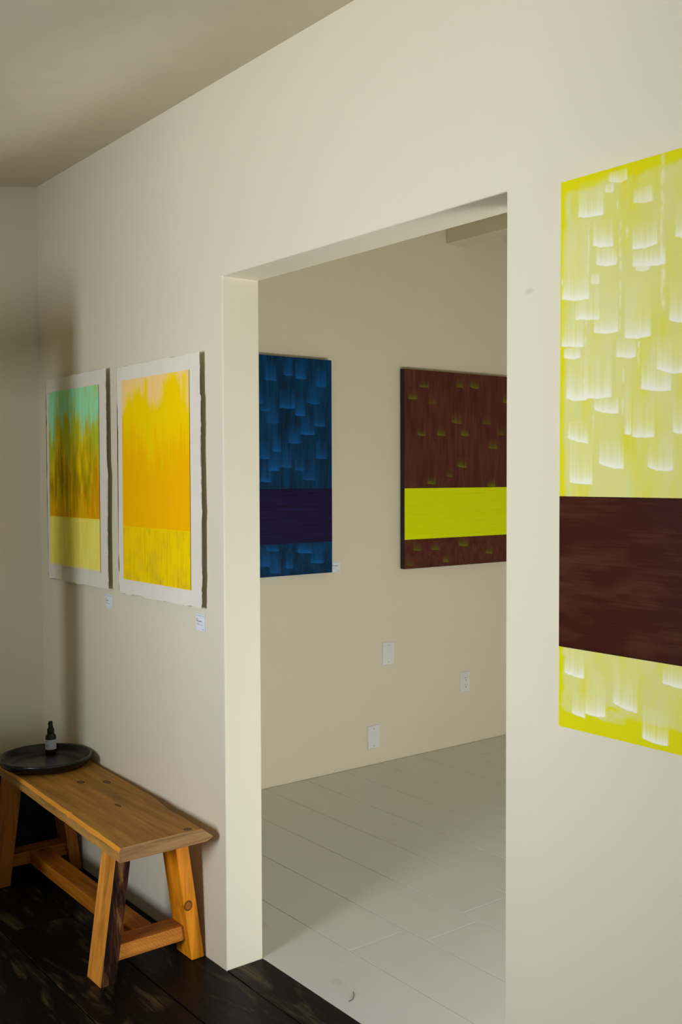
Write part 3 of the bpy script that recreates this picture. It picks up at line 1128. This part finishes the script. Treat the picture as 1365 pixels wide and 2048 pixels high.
leg(-2.729, -2.637, 1.193, 1.241, 1.246, 1.294, [M_LEGS, M_BARK], {3: 1})
leg(-2.719, -2.628, 1.476, 1.519, 1.420, 1.463, [M_LEG])
leg(-3.593, -3.503, 1.212, 1.256, 1.262, 1.306, [M_LEG_SHADED])
leg(-3.593, -3.503, 1.478, 1.519, 1.426, 1.468, [M_LEG_SHADED])
# rails between the legs and the long stretcher
for xa, xb in ((-2.722, -2.650), (-3.592, -3.520)):
    bm = bmesh.new()
    hexa(bm, [(xa, 1.246, 0.057), (xb, 1.246, 0.057), (xb, 1.472, 0.057), (xa, 1.472, 0.057)], [(xa, 1.252, 0.101), (xb, 1.252, 0.101), (xb, 1.466, 0.101), (xa, 1.466, 0.101)])
    finish('rail', bm_mesh(bm), M_RAIL, bench, bevel=0.002)
bm = bmesh.new()
hexa(bm, [(-3.5195, 1.332, 0.057), (-2.7225, 1.328, 0.057), (-2.7225, 1.396, 0.057), (-3.5195, 1.400, 0.057)], [(-3.5195, 1.332, 0.101), (-2.7225, 1.328, 0.101), (-2.7225, 1.396, 0.101), (-3.5195, 1.400, 0.101)])
finish('stretcher', bm_mesh(bm), M_RAIL_SHADED, bench, bevel=0.002)

# ------------------------------------------------------------------ tray and spray bottle
TC = (-3.44, 1.362, ZT+0.0008)
m = NT('black_glazed_tray', 0.34, 0.5)
v = m.coords()
m.color(m.ramp(m.noise(v, 14, 4), [(0.3, (0.003, 0.0029, 0.0025)), (0.75, (0.008, 0.0077, 0.006))]))
m.l(m.ramp(m.noise(v, 22, 4), [(0.3, (0.27, 0.27, 0.27)), (0.75, (0.31, 0.31, 0.31))]), m.b.inputs['Roughness'])
prof = [(0, 0), (0.118, 0), (0.135, 0.003), (0.150, 0.014), (0.1565, 0.026), (0.158, 0.033), (0.1555, 0.0365), (0.151, 0.0365), (0.147, 0.032), (0.138, 0.018), (0.128, 0.0105), (0.112, 0.008), (0, 0.0075)]
bm = lathe(prof, TC, 96)
o = finish('round_tray', bm_mesh(bm), m.m, None, TC, smooth=True)
o['label'] = 'round black tray with a raised rim on the bench'
o['category'] = 'tray'

BC = (-3.545, 1.424, TC[2]+0.0085)
bt = thing('spray_bottle', 'small amber glass bottle with black spray cap and white label on the tray', 'bottle', BC)
m = NT('amber_glass', 0.12, 0.5)
v = m.coords()
m.color(m.ramp(m.noise(v, 30, 2), [(0.3, (0.020, 0.006, 0.0015)), (0.8, (0.040, 0.012, 0.003))]))
m.b.inputs['Transmission Weight'].default_value = 0.35
bm = lathe([(0, 0), (0.0165, 0), (0.0185, 0.0018), (0.0190, 0.006), (0.0190, 0.0575), (0.0178, 0.064), (0.0145, 0.0695), (0.0098, 0.073), (0.0098, 0.077), (0, 0.077)], BC, 48)
finish('glass_body', bm_mesh(bm), m.m, bt, smooth=True)
m = NT('black_plastic', 0.38, 0.4)
m.color(m.mix(m.noise(m.coords(), 40, 2), (0.006, 0.006, 0.006), (0.010, 0.010, 0.010)))
M_BLK = m.m
bm = lathe([(0.0088, 0.0735), (0.0122, 0.0735), (0.0124, 0.0745), (0.0124, 0.086), (0.0112, 0.0895), (0.0092, 0.0915), (0, 0.0915)], BC, 40)
cp = finish('collar', bm_mesh(bm), M_BLK, bt, smooth=True)
bm = lathe([(0.0085, 0.0915), (0.0085, 0.098), (0.0074, 0.102), (0.0074, 0.113), (0.0066, 0.1155), (0, 0.116)], BC, 32)
sp = finish('spray_head', bm_mesh(bm), M_BLK, bt, smooth=True)
bm = bmesh.new()
box(bm, BC[0]-0.0022, BC[0]+0.0022, BC[1]-0.0095, BC[1]-0.0070, BC[2]+0.1035, BC[2]+0.1095)
finish('nozzle', bm_mesh(bm), M_BLK, sp, bevel=0.0006)
# paper label wrapped round the front of the body
bm = bmesh.new()
n = 40
R0, R1 = 0.0191, 0.01935
vis = math.atan2(-BC[1], -BC[0])
rows_ = []
for i in range(n+1):
    a = vis-2.2+4.4*i/n
    c, s = math.cos(a), math.sin(a)
    rows_.append([bm.verts.new((BC[0]+r*c, BC[1]+r*s, BC[2]+z)) for r, z in ((R0, 0.0165), (R1, 0.0165), (R1, 0.0515), (R0, 0.0515))])
for a, b in zip(rows_, rows_[1:]):
    for j in range(4):
        bm.faces.new((a[j], a[(j+1) % 4], b[(j+1) % 4], b[j]))
bm.faces.new(rows_[0])
bm.faces.new(rows_[-1][::-1])
lb = finish('paper_label', bm_mesh(bm), plain('blue_white_label', (0.62, 0.66, 0.72), 0.6), bt, smooth=False)
bm = bmesh.new()


def ink(a0, a1, z0, z1, thick):
    """short pen stroke on the curved label"""
    k = 6
    prev = None
    for i in range(k+1):
        a = vis+a0+(a1-a0)*i/k
        z = z0+(z1-z0)*i/k
        c, s = math.cos(a), math.sin(a)
        cur = [bm.verts.new((BC[0]+0.0195*c, BC[1]+0.0195*s, BC[2]+z+d)) for d in (-thick, thick)]
        if prev:
            bm.faces.new((prev[0], cur[0], cur[1], prev[1]))
        prev = cur


# looping handwritten mark on the left of the label
for (a0, a1, z0, z1) in ((-1.05, -0.95, 0.029, 0.033), (-0.95, -0.85, 0.033, 0.0285), (-0.85, -0.72, 0.0285, 0.034), (-0.72, -0.62, 0.034, 0.0285), (-0.62, -0.46, 0.0285, 0.0375), (-0.46, -0.36, 0.0375, 0.0325), (-0.36, -0.5, 0.0325, 0.029), (-0.95, -0.62, 0.0445, 0.046)):
    ink(a0, a1, z0, z1, 0.0007)
finish('handwriting', bm_mesh(bm), M_INK, lb)

# ------------------------------------------------------------------ dark bag in the corner under the bench
bm = bmesh.new()
bmesh.ops.create_icosphere(bm, subdivisions=4, radius=1.0)
for vv in bm.verts:
    p = vv.co.copy()
    q = Vector([math.copysign(abs(c)**0.42, c) for c in p])
    q = q/max(1.0, max(abs(c) for c in q))
    nz_ = mnoise.noise(p*2.4)*0.07+mnoise.noise(p*6)*0.03
    s = 1-0.06+nz_-0.06*max(0, q.z)
    vv.co = Vector((-3.752+0.108*q.x*s, 1.345+0.17*q.y*s, 0.172+0.172*max(-1, q.z*(0.97+nz_*0.6))))
    vv.co.y = min(vv.co.y, DW-0.004)
    vv.co.x = max(vv.co.x, XC+0.004)
    vv.co.z = max(vv.co.z, 0.001)
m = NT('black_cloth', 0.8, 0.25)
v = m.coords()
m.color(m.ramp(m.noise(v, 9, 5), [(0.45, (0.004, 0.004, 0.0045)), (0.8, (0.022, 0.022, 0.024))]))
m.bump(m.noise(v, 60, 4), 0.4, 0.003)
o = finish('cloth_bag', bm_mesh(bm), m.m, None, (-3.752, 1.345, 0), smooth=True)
o['label'] = 'black cloth bag in the dark corner under the bench'
o['category'] = 'bag'

# ------------------------------------------------------------------ glazed door leaf standing open beside the view; its rail and stile shade the corner
M_DOOR = plain('door_paint', (0.62, 0.58, 0.48), 0.45)
mg = NT('door_glass', 0.02, 0.5)
tr_ = mg.n('ShaderNodeBsdfTransparent')
gl_ = mg.n('ShaderNodeBsdfGlossy')
gl_.inputs['Roughness'].default_value = 0.02
mx_ = mg.n('ShaderNodeMixShader')
mx_.inputs[0].default_value = 0.06
mg.l(tr_.outputs[0], mx_.inputs[1])
mg.l(gl_.outputs[0], mx_.inputs[2])
mg.l(mx_.outputs[0], mg.t.nodes['Material Output'].inputs['Surface'])
DX0, DX1, DY, DZ = XC+0.012, -3.135, 0.90, 1.925
door = link(bpy.data.objects.new('door_1', None))
door.location = (DX0, DY, 0)
ORG[door] = Vector((DX0, DY, 0))
structure(door)
for a, b in ((DX0, DX0+0.10), (DX1-0.115, DX1)):
    box_obj('stile', (a, b, DY-0.02, DY+0.02, 0.008, DZ), M_DOOR, door, 0.003)
for nm_, a, b in (('rail', DZ-0.20, DZ), ('bottom_panel', 0.008, 0.58)):
    box_obj(nm_, (DX0+0.10, DX1-0.115, DY-0.02, DY+0.02, a, b), M_DOOR, door, 0.003)
box_obj('pane', (DX0+0.10, DX1-0.115, DY-0.003, DY+0.003, 0.58, DZ-0.20), mg.m, door)
box_obj('door_handle', (DX1-0.075, DX1-0.045, DY-0.05, DY-0.02, 0.95, 1.07), M_SCREW, door, 0.004)

# curled hair on the pale floor
cu = bpy.data.curves.new('curled_thread', 'CURVE')
cu.dimensions = '3D'
cu.bevel_depth = 0.0009
cu.bevel_resolution = 2
sp_ = cu.splines.new('BEZIER')
pp = [(-2.158, 1.692, 0.0012), (-2.160, 1.706, 0.0012), (-2.174, 1.722, 0.0012), (-2.191, 1.735, 0.0012)]
sp_.bezier_points.add(len(pp)-1)
for bp, p in zip(sp_.bezier_points, pp):
    bp.co = p
    bp.handle_left_type = bp.handle_right_type = 'AUTO'
tmp = bpy.data.objects.new('tmp', cu)
COL.objects.link(tmp)
bpy.context.view_layer.update()
me = bpy.data.meshes.new_from_object(tmp)
bpy.data.objects.remove(tmp)
bpy.data.curves.remove(cu)
o = finish('thread', me, plain('dark_thread', (0.10, 0.085, 0.06), 0.8), None, (-2.18, 1.725, 0))
o['label'] = 'tiny curled dark thread lying on the pale floor near the doorway'
o['category'] = 'thread'
